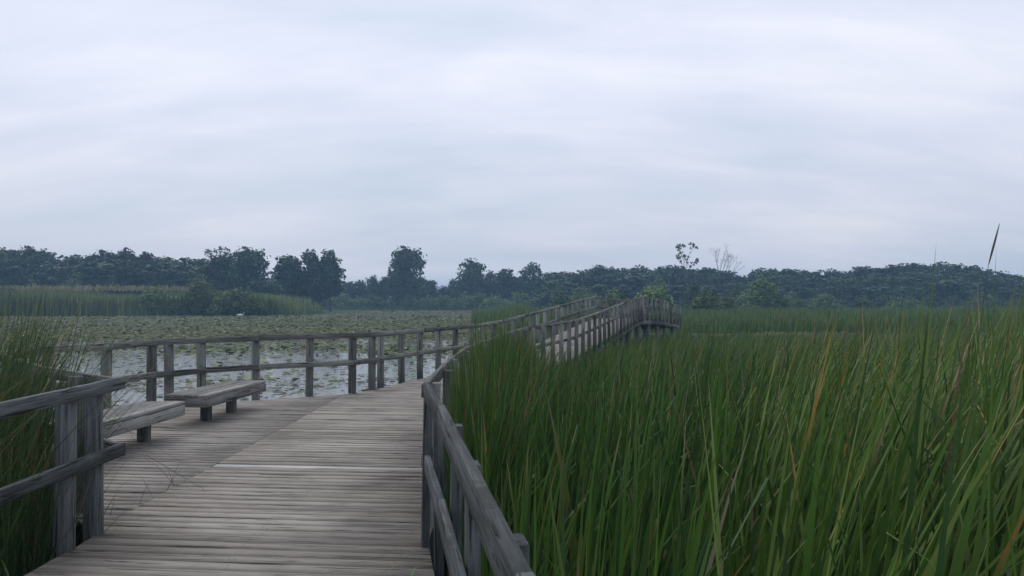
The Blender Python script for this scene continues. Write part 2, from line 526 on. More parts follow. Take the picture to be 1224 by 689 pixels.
# near left railing, its doubled end posts standing by the platform
railing('short near railing ending at two thick posts, reeds growing behind its left end', [(-2.52, 0.4), (-2.88, 4.2), (-2.91, 6.25)],
        [((-2.65, 1.7), (0, 1)), ((-2.76, 2.9), (0, 1)), ((-2.88, 4.2), (0, 1)), ((-2.91, 5.60), (0, 1)), ((-2.90, 5.98), (0, 1))], flat, -1, post=(0.10, 0.105), nearbev=0.004, run=6, post_jit=0.02, jit=0.0008, bottom=-0.45, mat=M_RAIL_DARK)
# platform, near-left side
railing('railing half hidden in reeds along the near left side of the platform', [(-2.97, 6.28), (-4.2, 7.45), (-5.66, 9.3), (-5.97, 10.85)],
        P((-3.4, 6.7), (-4.1, 7.35), (-4.9, 8.35), (-5.62, 9.25)), flat, -1, bottom=-0.45, nearbev=0.003)
# platform, water side
pw = [(-5.99, 10.87), (-5.60, 11.67), (-5.40, 12.70), (-5.26, 13.0), (-4.95, 13.5), (-4.32, 14.26), (-3.55, 14.77), (-2.86, 15.23), (-2.59, 15.87)]
railing('railing around the water side of the platform behind the benches', [(-5.99, 10.87), (-5.60, 11.67), (-5.40, 12.70), (-4.95, 13.5), (-4.32, 14.26), (-2.86, 15.23), (-2.56, 15.95)],
        P(*pw), flat, -1, bottom=-0.45, nearbev=0.003)
# bridge left
bl = [(-2.49, 16.4), (-1.94, 18.3), (-1.0, 21.5), (4.07, 40.7)]
posts = [((-2.5, 16.38), (.2, .98)), ((-2.22, 17.4), (.28, .96)), ((-1.94, 18.3), (.28, .96))] + lerp_poly([(-1.63, 19.38), (-1.0, 21.5), (4.0, 40.4)], 1.1)
railing('left railing of the walkway and hump bridge as far as its crest', [(-2.55, 16.02), (-1.94, 18.3), (-1.0, 21.5), (0.4, 26.8), (1.8, 32.1), (3.1, 37.0), (4.07, 40.7)], posts, zramp, -1, run=3.6, bottom=-0.16)
railing('left railing of the bridge dropping away beyond the crest', [tuple(CL + U2 * 0.1), tuple(CL + U2 * 2.3), tuple(CL2)], lerp_poly([tuple(CL + U2 * 0.3), tuple(CL2)], 1.1), zramp, -1, bottom=-0.16)
# near right railing
railing('long near right railing with split grey rails in front of the tall reeds', [(0.42, -0.9), (0.235, 0.4), (0.03, 1.7), (-0.37, 4.4), (-0.585, 5.75)],
        [((0.33, 0.0), (-.15, 1)), ((0.14, 1.05), (-.15, 1)), ((-0.055, 2.28), (-.15, 1)), ((-0.215, 3.38), (-.15, 1)), ((-0.345, 4.25), (-.15, 1)), ((-0.50, 5.25), (-.15, 1)), ((-0.645, 5.70), (-.15, 1), 1.0)],
        flat, 1, post=(0.055, 0.11), nearbev=0.004, run=6, post_jit=0.015, jit=0.0007, bottom=-0.45, ptop=1.015, mat=M_RAIL_DARK, rail_h=0.115)
# middle right railing
rb = railing('middle right railing bending towards the bridge, sunk in cattail reeds', [(-0.61, 5.85), (-0.62, 8.3), (-0.58, 10.4), (-0.14, 15.4), (0.37, 19.6)],
        [((-0.63, 6.2), (0, 1)), ((-0.64, 7.3), (0, 1)), ((-0.64, 8.45), (0, 1)), ((-0.62, 9.5), (0, 1)), ((-0.60, 10.3), (0, 1)), ((-0.55, 10.6), (.1, 1)),
         ((-0.46, 11.7), (.1, 1)), ((-0.37, 12.8), (.1, 1)), ((-0.27, 13.9), (.1, 1)), ((-0.17, 15.0), (.1, 1)), ((-0.07, 16.1), (.1, 1)), ((0.07, 17.2), (.12, 1)), ((0.22, 18.3), (.13, 1))],
        flat, 1, post=(.09, .10), nearbev=0.003, post_jit=0.02, bottom=-0.45)
railing('right railing climbing the ramp to the crest of the bridge', [(0.39, 19.66), (1.88, 25.2), (3.2, 30.1), (4.8, 36.0), (6.50, 42.3)], lerp_poly([(0.42, 19.75), (6.48, 42.2)], 1.1), zramp, 1, run=5.6, bottom=-0.16)
railing('right railing going down the far side of the bridge', [tuple(CR + U2 * .15), tuple(CR + U2 * 2.2), tuple(CR2)], lerp_poly([tuple(CR + U2 * .25), tuple(CR2)], 1.1), zramp, 1, run=5.6, bottom=-0.16)

# ------------------------------------------------------------------ benches
def bench(label, x, y, rz, length, legs):
    root = empty('wooden_bench', (x, y, 0.0), rz); tag(root, label, 'bench', 'benches on the platform')
    w = 0.60; H = 0.42
    n = 4; bw = w / n
    for k in range(n):
        Wp = Wood()
        cx = -w / 2 + bw * (k + 0.5)
        Wp.board((cx, -length / 2, H - 0.019), (cx, length / 2 + rng.normal(0, .006), H - 0.019 + rng.normal(0, .002)), bw - 0.018, 0.038, 6, 0.001)
        Wp.build('seat_plank', M_BENCH, root, 0.004)
    for sx in (-1, 1):
        Wp = Wood(); Wp.board((sx * (w / 2 - 0.022), -length / 2 + 0.042, H - 0.104), (sx * (w / 2 - 0.022), length / 2 - 0.042, H - 0.104), 0.038, 0.124, 6, 0.001)
        Wp.build('apron', M_BENCH, root, 0.003)
    for sy in (-1, 1):
        Wp = Wood(); Wp.board((-w / 2 + 0.003, sy * (length / 2 - 0.022), H - 0.102), (w / 2 - 0.003, sy * (length / 2 - 0.022), H - 0.102), 0.038, 0.12, 3, 0.001)
        Wp.build('end_board', M_BENCH, root, 0.003)
    for ly in legs:
        Wp = Wood(); Wp.board((rng.normal(0, .004), ly, 0.001), (0, ly, H - 0.04), 0.12, 0.12, 2, 0.001, updir=(0, 1, 0))
        Wp.build('leg', M_RAIL, root, 0.004)
    return root
bench('low slatted bench nearest the doubled posts, partly hidden by the railing', -4.42, 9.38, R(-3), 2.15, (-0.62, 0.62))
bench('low slatted bench further out, its end board facing the viewer', -4.26, 12.2, R(-5), 2.1, (-0.42, 0.42))

# ------------------------------------------------------------------ ground and water
def in_pond(x, y):
    """true where there is open water with floating leaves"""
    # left pond
    px = 612 + 1000 * x / max(y, 1e-3)
    if y < -25: return False
    wob = 6 * math.sin(x * 0.11) + 4 * math.sin(x * 0.037 + 1)
    shore = 129 if x < -37 + 0.02 * wob else 225
    if x < -30 and x > -37: shore = 129 + (x + 37) / 7 * 96
    if y > shore + wob * 0.5: return False
    # right boundary: boardwalk, later a line of marsh
    if y < 45: rb = -2.4 + 0.10 * max(0, y - 16)
    elif y < 83: rb = 0.5 - (y - 45) * 0.12
    else: rb = -4 - (y - 83) * 0.045
    if x < rb: return True
    # pool right of the bridge
    if 8.0 + (y - 40) * .2 < x < 25 + 1.5 * math.sin(y) and 39 < y < 56 + 2 * math.sin(x * .4): return True
    return False

ground_rings = [0.0]
r = 2.0
while r < 3500:
    ground_rings.append(r); r *= 1.055 if r < 300 else 1.3
NA = 420
gv = [(0, 0, -0.9)]; gf = []; glt = []
for i, r in enumerate(ground_rings[1:]):
    for k in range(NA):
        a = 2 * math.pi * k / NA
        x, y = r * math.sin(a), r * math.cos(a)
        pond = in_pond(x, y) if r < 320 else False
        near = r < 40 and not pond
        z = -0.95 if pond else (-0.395 + 0.05 * mnoise.noise(Vector((x * .3, y * .3, 0))))
        if r < 18: z = -0.8
        gv.append((x, y, z))
for k in range(NA):
    gf += [0, 1 + (k + 1) % NA, 1 + k]; glt.append(3)
for i in range(len(ground_rings) - 2):
    b0 = 1 + i * NA; b1 = b0 + NA
    for k in range(NA):
        k2 = (k + 1) % NA
        gf += [b0 + k, b0 + k2, b1 + k2, b1 + k]; glt.append(4)
g = raw_mesh('ground', gv, gf, glt, M_GROUND); tag(g, kind='structure')
wv = [(-260, -30, WATER_Z), (60, -30, WATER_Z), (60, 260, WATER_Z), (-260, 260, WATER_Z)]
w_ = raw_mesh('water', wv, [0, 1, 2, 3], [4], M_WATER); tag(w_, kind='structure')

# ------------------------------------------------------------------ lily pads
def vec_noise(x, y, s, z=0.0):
    return np.array([mnoise.noise(Vector((a * s, b * s, z))) for a, b in zip(x, y)])

def pads():
    X = []; Y = []; 
    def bed(n, y0, y1, xl, xr, covf):
        y = rng.uniform(y0, y1, n); x = rng.uniform(0, 1, n) * (xr - xl) + xl
        m = np.abs(x) < y * 0.95 + 3
        x, y = x[m], y[m]
        ok = np.array([in_pond(a, b) for a, b in zip(x, y)], bool)
        x, y = x[ok], y[ok]
        nz = vec_noise(x, y, 0.22) * 0.6 + vec_noise(x, y, 0.8, 3.0) * 0.5
        k = rng.random(len(x)) < covf(x, y, nz)
        X.append(x[k]); Y.append(y[k])
    sp = lambda a, b: (lambda x, y, nz: np.clip(a + b * nz, 0, 1))
    bed(15000, 3, 23, -24, 0, lambda x, y, nz: np.clip(0.26 + 1.3 * np.maximum(nz - 0.02, 0) + (y > 19) * .2, 0, 1))
    bed(26000, 21, 40, -38, 2, lambda x, y, nz: np.clip(1.3 * nz + (y - 30 + np.clip((x / y + .3) * 22, 0, 4)) * 0.12, 0.28, .92))
    bed(80000, 40, 78, -72, 26, lambda x, y, nz: np.clip(0.75 + 0.6 * nz, 0, 1))
    bed(110000, 78, 131, -125, 4, lambda x, y, nz: np.clip(0.6 + 0.8 * nz, 0, 1))
    bed(30000, 131, 226, -125, 4, lambda x, y, nz: np.clip(0.6 + 0.8 * nz, 0, 1))
    x = np.concatenate(X); y = np.concatenate(Y); n = len(x)
    rad = rng.uniform(0.05, 0.125, n) * np.where(y > 40, np.interp(y, [40, 60, 78, 130, 220], [1.0, 1.15, 1.3, 1.7, 2.6]), np.where(y < 33, np.where(rng.random(n) < .6, .42, 1.0), 1.0))
    tilt = np.abs(rng.normal(0, 0.16, n) * np.where(y > 40, .7, 1)); ta = rng.uniform(0, 2 * np.pi, n)
    lift = rng.random(n) ** 4 * 0.10 * (y > 14) + 0.012 + rng.random(n) * .01 + rad * np.sin(np.minimum(tilt, .5)) 
    nv = 8
    rot = rng.uniform(0, 2 * np.pi, n)
    verts = np.zeros((n, nv, 3))
    for k in range(nv):
        a = rot + 0.22 + (2 * np.pi - 0.44) * k / (nv - 2) if k < nv - 1 else rot
        rr = rad * (1.0 if k < nv - 1 else 0.12)
        dx = np.cos(a) * rr; dy = np.sin(a) * rr
        dzz = (dx * np.cos(ta) + dy * np.sin(ta)) * np.tan(np.minimum(tilt, .5))
        verts[:, k] = np.stack([x + dx, y + dy, WATER_Z + lift + dzz], 1)
    pal = np.array([(0.065, 0.11, 0.026), (0.10, 0.155, 0.036), (0.135, 0.185, 0.045), (0.12, 0.115, 0.05), (0.085, 0.07, 0.04), (0.04, 0.055, 0.022), (0.19, 0.20, 0.07)])
    w = np.where(y[:, None] < 22, np.array([[.2, .1, .05, .2, .2, .25, .0]]), np.where(y[:, None] < 36, np.array([[.2, .25, .25, .12, .05, .08, .05]]), np.array([[.2, .17, .13, .22, .1, .13, .05]])))
    cw = np.cumsum(w, 1); pick = (rng.random((n, 1)) * cw[:, -1:] > cw).sum(1).clip(0, 6)
    fk = np.clip((y - 36) / 28, 0, .85)[:, None]
    c = pal[pick] * rng.uniform(0.75, 1.25, (n, 1)) * (1 - fk) + fk * np.array((.098, .115, .050))
    col = np.ones((n, nv, 4)); col[:, :, :3] = c[:, None, :]
    faces = np.arange(n * nv)
    o = raw_mesh('lily_pads', verts.reshape(-1, 3), faces, np.full(n, nv), M_PAD, None, {'col': ('FLOAT_COLOR', col.reshape(-1, 4))})
    tag(o, 'green and brown lily pads floating across the pond', 'lily pads', kind='stuff')
    # small white blossoms
    nb = 170
    y = 24 + rng.random(nb) ** 1.3 * 95; x = rng.uniform(-1, 0.0, nb) * (y * .62); ok = np.array([in_pond(a, b) for a, b in zip(x, y)], bool)
    x, y = x[ok], y[ok]; v = []; f = []; lt = []; cc = []
    for a, b in zip(x, y):
        s = rng.uniform(.035, .07) * (1 + b / 90); z = WATER_Z + .05
        for k in range(7):
            an = k * 2 * math.pi / 7 + rng.random(); b0 = len(v)
            ca, sa = math.cos(an), math.sin(an)
            v += [(a, b, z), (a + ca * s * .5 - sa * s * .25, b + sa * s * .5 + ca * s * .25, z + s * .35), (a + ca * s, b + sa * s, z + s * .9), (a + ca * s * .5 + sa * s * .25, b + sa * s * .5 - ca * s * .25, z + s * .35)]
            f += [b0, b0 + 1, b0 + 2, b0 + 3]; lt.append(4); cc += [(.75, .75, .70, 1)] * 4
    o = raw_mesh('lily_blossoms', v, f, lt, M_PAD, None, {'col': ('FLOAT_COLOR', cc)})
    tag(o, 'tiny white water lily blossoms dotted over the pads', 'lily blossoms', kind='stuff')
pads()

# ------------------------------------------------------------------ reeds
def blades(name, x, y, z0, h, w, lean, label, cat, pal, probs, nseg=5, tipbrown=0.3, curl=0.35, spread=0.16, droop=0.05, parent=None, kind='stuff', face=None, tip_w=0.0, room=None):
    n = len(x)
    ang = rng.uniform(0, 2 * np.pi, n)
    sp = np.minimum(np.abs(rng.normal(0, spread, n)), spread * 2.1)
    lx = np.cos(ang) * sp + lean[0]; ly = np.sin(ang) * sp + lean[1]
    cu = np.clip(rng.normal(curl, curl * 0.6, n), -.1, curl * 2)
    if room is not None:      # keep blades from growing through the railing on their left
        lx = np.maximum(lx, -room / h / 1.5); cu = np.maximum(cu, 0)
    fold_ok = np.ones(n, bool) if room is None else room > .7
    if face is None: fa = rng.uniform(0, np.pi, n)
    else: fa = rng.normal(0, face, n)
    wx, wy = np.cos(fa), np.sin(fa)
    tw = rng.normal(0, 0.9, n)
    fold = (rng.random(n) < droop) & fold_ok; ft = rng.uniform(0.55, 0.85, n)
    T = np.linspace(0, 1, nseg + 1)
    V_ = np.zeros((n, 2 * nseg + 1, 3)); C_ = np.ones((n, 2 * nseg + 1, 4))
    pick = rng.choice(len(pal), n, p=probs)
    base = np.array(pal)[pick] * rng.uniform(0.7, 1.3, (n, 1))
    brown = rng.random(n) < tipbrown; bt = rng.uniform(0.78, 0.96, n)
    tipc = np.array([(0.36, 0.19, 0.06), (0.24, 0.16, 0.07), (0.40, 0.29, 0.15)])[rng.integers(0, 3, n)]
    for k, t in enumerate(T):
        s = t
        hx = lx * (s + cu * s * s * 1.3) * h; hy = ly * (s + cu * s * s * 1.3) * h
        zz = h * s * (1 - 0.12 * s * np.minimum(np.hypot(lx, ly) * (1 + cu) * 2, 1.5))
        over = np.where(fold, np.maximum(s - ft, 0), 0)
        zz = zz - over * h * 1.7
        hx = hx + over * h * 0.55 * np.cos(ang); hy = hy + over * h * 0.55 * np.sin(ang)
        c = np.stack([x + hx, y + hy, z0 + zz], 1)
        ww = w * (1 - s ** 2.2) * 0.5 * np.where(s < .15, 0.8, 1.0) + tip_w
        a = fa + tw * s
        d = np.stack([np.cos(a) * ww, np.sin(a) * ww, np.zeros(n)], 1)
        cc = np.where((brown & (s > bt))[:, None], tipc, base)
        if k < nseg:
            V_[:, 2 * k] = c - d; V_[:, 2 * k + 1] = c + d
            C_[:, 2 * k, :3] = cc; C_[:, 2 * k + 1, :3] = cc
        else:
            V_[:, 2 * k] = c; C_[:, 2 * k, :3] = cc
    m = 2 * nseg + 1
    pat = []; lt = []
    for k in range(nseg - 1):
        pat += [2 * k, 2 * k + 1, 2 * k + 3, 2 * k + 2]; lt.append(4)
    k = nseg - 1
    pat += [2 * k, 2 * k + 1, 2 * k + 2]; lt.append(3)
    pat = np.array(pat)
    F = (np.arange(n)[:, None] * m + pat[None, :]).ravel()
    o = raw_mesh(name, V_.reshape(-1, 3), F, np.tile(lt, n), M_BLADE, parent, {'col': ('FLOAT_COLOR', C_.reshape(-1, 4))})
    if label: tag(o, label, cat, kind=kind)
    return o

GREEN = [(0.056, 0.128, 0.021), (0.078, 0.162, 0.026), (0.036, 0.086, 0.020), (0.130, 0.195, 0.046), (0.20, 0.15, 0.075), (0.15, 0.10, 0.05), (0.30, 0.26, 0.18)]
GP = [0.33, 0.31, 0.22, 0.100, 0.014, 0.014, 0.012]

def right_line_x(y):
    xs = [p[1] for p in EDGE_RIGHT]; return np.interp(y, xs, [p[0] for p in EDGE_RIGHT])

def reed_height(x, y):
    """height above the deck level of the reed tops right of the boardwalk"""
    u = x / np.maximum(y, 1.0)
    base = np.interp(y, [0, 4, 9, 15, 20, 28, 39], [1.12, 1.16, 1.16, 1.08, .80, .45, .22])
    base = base + np.clip((u - 0.12) / 0.22, 0, 1) * np.interp(y, [0, 9, 13, 18, 39], [.34, .30, .16, .10, .12]) + np.clip((u - 0.36) / 0.2, 0, 1) * np.interp(y, [0, 8, 16, 39], [.20, .20, .24, .30])
    edge = np.interp(y, [0, 3, 5.5, 7, 9, 14, 17, 19.5, 21.5, 28, 40], [.85, .78, .88, 1.14, 1.32, 1.38, 1.18, .72, .36, .2, .05])
    dx = x - right_line_x(y)
    k = np.clip(dx / np.interp(y, [0, 10, 20, 40], [1.2, 1.6, 3.5, 5.0]), 0, 1)
    notch = .45 * np.exp(-((u - .048) / .036) ** 2) * np.clip((y - 8) / 3, 0, 1) * (y < 21)
    return edge + (base - edge) * k - notch

def right_reeds():
    X = []; Y = []; Wd = []
    def band(y0, y1, dens, wd, xr):
        area = (y1 - y0) * (xr + 1)
        n = int(area * dens)
        y = rng.uniform(y0, y1, n); x = rng.uniform(-1, xr, n)
        k = (x > right_line_x(y) + 0.20 + 0.1 * rng.random(n)) & (x < y * 0.80 + 2.2)
        X.append(x[k]); Y.append(y[k]); Wd.append(np.full(k.sum(), wd))
    band(-0.5, 2.2, 150, 0.014, 4.0)
    band(2.2, 5, 140, 0.031, 6.2)
    band(5, 9, 125, 0.031, 9.4)
    band(9, 16, 110, 0.026, 15)
    band(16, 27, 60, 0.026, 24)
    band(27, 39, 26, 0.036, 33)
    n = 3600
    y = rng.uniform(5.9, 17.5, n); x = right_line_x(y) + rng.uniform(.13, .40, n)
    X.append(x); Y.append(y); Wd.append(np.full(n, .016))
    x = np.concatenate(X); y = np.concatenate(Y); w = np.concatenate(Wd)
    # clumped: patches of taller, shorter and sparser growth
    nz = vec_noise(x, y, 0.55); nz2 = vec_noise(x, y, 1.9, 5)
    k = rng.random(len(x)) < 0.82 + 1.0 * nz2
    # keep the view onto the bridge foot open
    k &= ~((np.hypot(x - 2.1, y - 19.5) < 1.2))
    x, y, w, nz, nz2 = x[k], y[k], w[k], nz[k], nz2[k]
    H = reed_height(x, y) + 0.30 * nz + 0.16 * nz2 - WATER_Z + 0.1
    H = H * (1 + .10 * rng.random(len(x)) ** 4) * (1 - 0.50 * rng.random(len(x)) ** 1.8) + 0.03 + np.abs(rng.normal(0, .05, len(x)))
    rl = x - right_line_x(y)
    lean = np.stack([0.03 + 0.24 * np.clip(x / 5, 0, 1) + .09 * vec_noise(x, y, .8, 9) - .09 * np.clip(1 - rl / .6, 0, 1), .06 * vec_noise(x, y, .7, 14)], 0)
    w = w * rng.uniform(0.6, 1.35, len(x))
    H = np.where(y < 2.4, H * .78, H)
    blades('cattail_reeds', x, y, WATER_Z - 0.1, H, w, lean, 'dense tall green cattail reeds right of the boardwalk', 'reeds', GREEN, GP, tipbrown=0.11, droop=0.12, spread=.15, curl=.5, room=np.maximum(x - right_line_x(y) - .10, 0))
right_reeds()

def tall_right():
    # taller blades standing out of the bed in the right foreground
    n = 1000
    y = rng.uniform(2.6, 9.0, n); x = y * rng.uniform(0.24, 0.75, n)
    H = rng.uniform(1.20, 1.80, n) - WATER_Z + .1 + 0.40 * np.clip(x / y - .38, 0, .2) / .2
    lean = np.stack([np.full(n, 0.20), np.zeros(n)], 0)
    blades('leaning_reeds', x, y, WATER_Z - .1, H, np.full(n, 0.027), lean, 'taller reed blades leaning right above the near right bed', 'reeds',
           [(0.08, .145, .03), (.11, .18, .036), (.15, .21, .05), (.24, .15, .06)], [.42, .34, .23, .01], nseg=7, tipbrown=.35, spread=.13, face=.6, curl=.55, droop=.12)
tall_right()

def left_reeds():
    n = 21000
    y = rng.uniform(2.6, 9.2, n); x = rng.uniform(-9.5, -3.1, n)
    edge = np.interp(y, [2.6, 6.3, 7.4, 9.3], [-3.1, -3.2, -4.35, -5.85])
    k = (x < edge) & (x / y > -1.0) 
    # thin out towards the open water
    k &= rng.random(n) < np.clip((-(x / y) - 0.50) * 14 + 0.15, 0.06, 1)
    x, y = x[k], y[k]
    u = -x / y
    H = rng.uniform(.60, 1.0, len(x)) * (0.85 + 1.12 * np.clip((u - .50) / .07, 0, 1)) - WATER_Z + .1
    H = np.where(x > -3.75, H * (.55 + .2 * rng.random(len(x))), H)
    blades('grass_reeds', x, y, WATER_Z - .1, H, rng.uniform(.007, .015, len(x)), np.stack([np.where(x > -3.75, .03, .13), np.zeros(len(x))]), 'dark thin reeds left of the near railing', 'reeds',
           [(0.048, 0.090, 0.026), (0.034, 0.066, 0.022), (0.07, .12, .034), (.16, .12, .08), (.10, .065, .045)], [.44, .32, .16, .05, .03], nseg=6, tipbrown=.15, spread=.2)
left_reeds()

def far_beds():
    # reed bank on the left shore
    n = 20000
    x = rng.uniform(-135, -34.5, n); y = 129.5 + rng.random(n) ** 1.6 * 22 + 3 * np.sin(x * .11)
    top = 3.5 + 1.0 * vec_noise(x, y * .3, .07) + .7 * np.clip((x + 60) / -20, 0, 1) + .5 * vec_noise(x, y, .4)
    top = top * np.clip((-33 - x) / 4, .45, 1)
    H = np.maximum(top + .4, 1) * (1 - .35 * rng.random(n) ** 2)
    blades('reed_bank', x, y, -0.5, H, rng.uniform(.10, .24, n), np.stack([np.full(n, .03), np.zeros(n)]), 'tall pale green reed bank on the left far shore', 'reeds',
           [(0.17, .225, .085), (.21, .26, .10), (.135, .185, .07), (.28, .27, .17)], [.35, .32, .25, .08], nseg=3, tipbrown=0, spread=.06, curl=.2, tip_w=.02)
    # tan plumes along the top of part of the bank
    n = 2600
    x = rng.uniform(-96, -52, n); y = 131 + rng.random(n) * 14 + 3 * np.sin(x * .11)
    z = 4.1 + .35 * vec_noise(x, y, .2) + rng.normal(0, .13, n) - .35
    k = np.abs(x + 74) < 22 - 5 * rng.random(n)
    blades('reed_plumes', x[k], y[k], z[k], rng.uniform(.35, .7, k.sum()), rng.uniform(.12, .26, k.sum()), np.stack([np.full(k.sum(), .15), np.zeros(k.sum())]), 'faded tan seed plumes topping the left reed bank', 'plumes',
           [(.20, .185, .12), (.16, .16, .09), (.11, .14, .06)], [.35, .35, .3], nseg=3, tipbrown=0, spread=.2)
    # marsh behind the bridge and towards the right
    X = []; Y = []; Wd = []; H = []
    def bed(n, y0, y1, u0, u1, h, wd, cond):
        y = y0 + (y1 - y0) * rng.random(n) ** 1.25; x = y * rng.uniform(u0, u1, n)
        ok = np.array([not in_pond(a, b) for a, b in zip(x, y)], bool) & cond(x, y)
        x, y = x[ok], y[ok]
        X.append(x); Y.append(y); Wd.append(wd * y / 60 * rng.uniform(.6, 1.4, len(x))); 
        edgek = np.where((y > 80), np.clip((x + 4 + (y - 83) * .045) / 7, .25, 1), 1)
        hh = h(x, y) * edgek + .7 * vec_noise(x, y, .09) + .35 * vec_noise(x, y, .5)
        H.append(hh * (1 - .35 * rng.random(len(x)) ** 2))
    bridge_ok = lambda x, y: ~((y < 56) & (x < 4.07 + (y - 40.7) * .387 + 3.0)) 
    bed(26000, 56, 135, -.06, .85, lambda x, y: .75 + (y - 56) * .005 + .25 * np.clip(x / y, 0, .5), .075, lambda x, y: ~((y < 57) & (x < 13)))
    bed(9000, 38, 58, .2, .85, lambda x, y: .45 + np.clip(x/y-.4,0,.4)*1.5, .07, bridge_ok)
    bed(6000, 36, 60, -0.02, .30, lambda x, y: .15 + 0 * x, .05, lambda x, y: (x > 6.6 + (y - 40) * .4) | (x < 2.8 + (y - 40) * .3))
    bed(14000, 225, 262, -.50, .05, lambda x, y: 2.3 + .0 * x, .055, lambda x, y: x > -150)
    bed(7000, 135, 225, -.12, .85, lambda x, y: 1.15 + .0 * x, .07, lambda x, y: x > -4 - (y - 83) * .045)
    bed(5000, 83, 200, -.075, .02, lambda x, y: 1.9 + .0 * x, .07, lambda x, y: x > -4 - (y - 83) * .045)
    x = np.concatenate(X); y = np.concatenate(Y); w = np.concatenate(Wd); h = np.concatenate(H)
    blades('marsh_grass', x, y, -0.5, np.maximum(h + .35, .4), w, np.stack([np.full(len(x), .05), np.zeros(len(x))]), 'low green marsh grass spreading behind the bridge to the trees', 'marsh grass',
           [(0.08, .14, .034), (.10, .165, .04), (.06, .11, .03), (.15, .165, .065)], [.36, .32, .24, .08], nseg=3, tipbrown=.04, spread=.1, curl=.25, tip_w=.01)
far_beds()

# single tall reed standing above the horizon on the right
def tall_stalk():
    root = empty('tall_reed', (2.12, 4.0, WATER_Z)); tag(root, 'single thin reed rising above the horizon at the right, with spear-shaped tip', 'reed')
    # stem
    v = []; f = []; lt = []
    p = [np.array((0, 0, 0)), np.array((.03, 0, .9)), np.array((.085, 0, 1.7)), np.array((.13, 0, 2.05)), np.array((.160, 0, 2.255))]
    for i, q in enumerate(p):
        rr = .0045 - .0008 * i
        for k in range(5):
            a = k * 2 * math.pi / 5; v.append(q + np.array((math.cos(a) * rr, math.sin(a) * rr, 0)))
    for i in range(len(p) - 1):
        for k in range(5):
            f += [5 * i + k, 5 * i + (k + 1) % 5, 5 * i + 5 + (k + 1) % 5, 5 * i + 5 + k]; lt.append(4)
    raw_mesh('stem', v, f, lt, M_BLADE, root, {'col': ('FLOAT_COLOR', [(.09, .15, .07, 1)] * len(v))}, True)
    # spear-shaped head: flattened spindle
    v = []; f = []; lt = []; q0 = np.array((.160, 0, 2.25)); q1 = np.array((.215, 0, 2.45)); 
    N = 9
    for i in range(N):
        t = i / (N - 1); q = q0 + (q1 - q0) * t; rr = .0050 * math.sin(math.pi * (0.04 + .94 * t)) ** .8 * (1.15 - .4 * t) + .0008
        for k in range(6):
            a = k * math.pi / 3; v.append(q + np.array((math.cos(a) * rr, math.sin(a) * rr * .5, 0)))
    for i in range(N - 1):
        for k in range(6):
            f += [6 * i + k, 6 * i + (k + 1) % 6, 6 * i + 6 + (k + 1) % 6, 6 * i + 6 + k]; lt.append(4)
    raw_mesh('seed_head', v, f, lt, M_BLADE, root, {'col': ('FLOAT_COLOR', [(.10, .12, .08, 1)] * len(v))}, True)
tall_stalk()

# loose blades lying over the deck beside the right railing, and dry stalks by the near left posts
def loose():
    n = 26
    v = []
    x = rng.uniform(-0.62, -0.50, n); y = rng.uniform(4.35, 5.25, n)
    ang = rng.normal(math.pi + .25, .35, n); Ln = rng.uniform(.25, .62, n)
    verts = []; f = []; lt = []; cc = []
    for i in range(n):
        d = np.array((math.cos(ang[i]), math.sin(ang[i]))); s = np.array((-d[1], d[0])); b0 = len(verts)
        c = [(.05, .10, .035, 1), (.07, .12, .04, 1), (.26, .20, .12, 1)][rng.integers(0, 3)]
        hz = rng.uniform(.05, .16)
        for k in range(6):
            t = k / 5; q = np.array((x[i], y[i])) + d * Ln[i] * t + s * .06 * t * t * rng.normal(1, .1)
            z = .008 + i * .0006 + hz * math.sin(math.pi * min(1, t * .75 + .25)) * (1 - t) ; ww = .005 * (1 - t ** 2) + .0004
            verts += [(q[0] - s[0] * ww, q[1] - s[1] * ww, z), (q[0] + s[0] * ww, q[1] + s[1] * ww, z + .002)]; cc += [c, c]
        for k in range(5):
            a = b0 + 2 * k; f += [a, a + 1, a + 3, a + 2]; lt.append(4)
    o = raw_mesh('loose_grass', verts, f, lt, M_BLADE, None, {'col': ('FLOAT_COLOR', cc)})
    tag(o, 'tuft of grass blades poking onto the deck by the right railing', 'grass', kind='stuff')
    # blades leaning in through the right railing further on
    nb = 22
    y = rng.uniform(6.5, 15, nb); x = right_line_x(y) + rng.uniform(.12, .18, nb)
    blades('rail_grass', x, y, -.1, rng.uniform(.7, 1.25, nb), np.full(nb, .007), np.stack([rng.normal(-.05, .04, nb), rng.normal(-.05, .05, nb)]), 'stray reed blades leaning over the middle right railing', 'grass',
           [(.05, .09, .035), (.04, .06, .03), (.14, .12, .07)], [.5, .3, .2], nseg=6, tipbrown=.3, spread=.1)
    n = 90
    y = rng.uniform(4.3, 6.6, n); x = -3.17 - rng.random(n) * .35 
    blades('dry_grass', x, y, -.3, rng.uniform(.4, 1.0, n), np.full(n, .007), np.stack([rng.normal(.06, .12, n), rng.normal(-.1, .1, n)]), 'dry brown and green grass at the foot of the near left posts', 'grass',
           [(.20, .15, .09), (.12, .09, .06), (.05, .09, .035)], [.35, .3, .35], nseg=6, tipbrown=0, spread=.15)
    # stalks sprouting on the deck edge beside bench
    n = 9
    y = rng.uniform(6.9, 7.6, n); x = rng.uniform(-3.12, -2.98, n)
    blades('deck_weed', x, y, -.05, rng.uniform(.2, .5, n), np.full(n, .006), np.stack([rng.normal(.0, .35, n), rng.normal(-.1, .1, n)]), 'few thin weed stalks sprouting from the deck near the first bench', 'weed',
           [(.12, .09, .06), (.05, .07, .03)], [.6, .4], nseg=5, tipbrown=0, spread=.2)
loose()

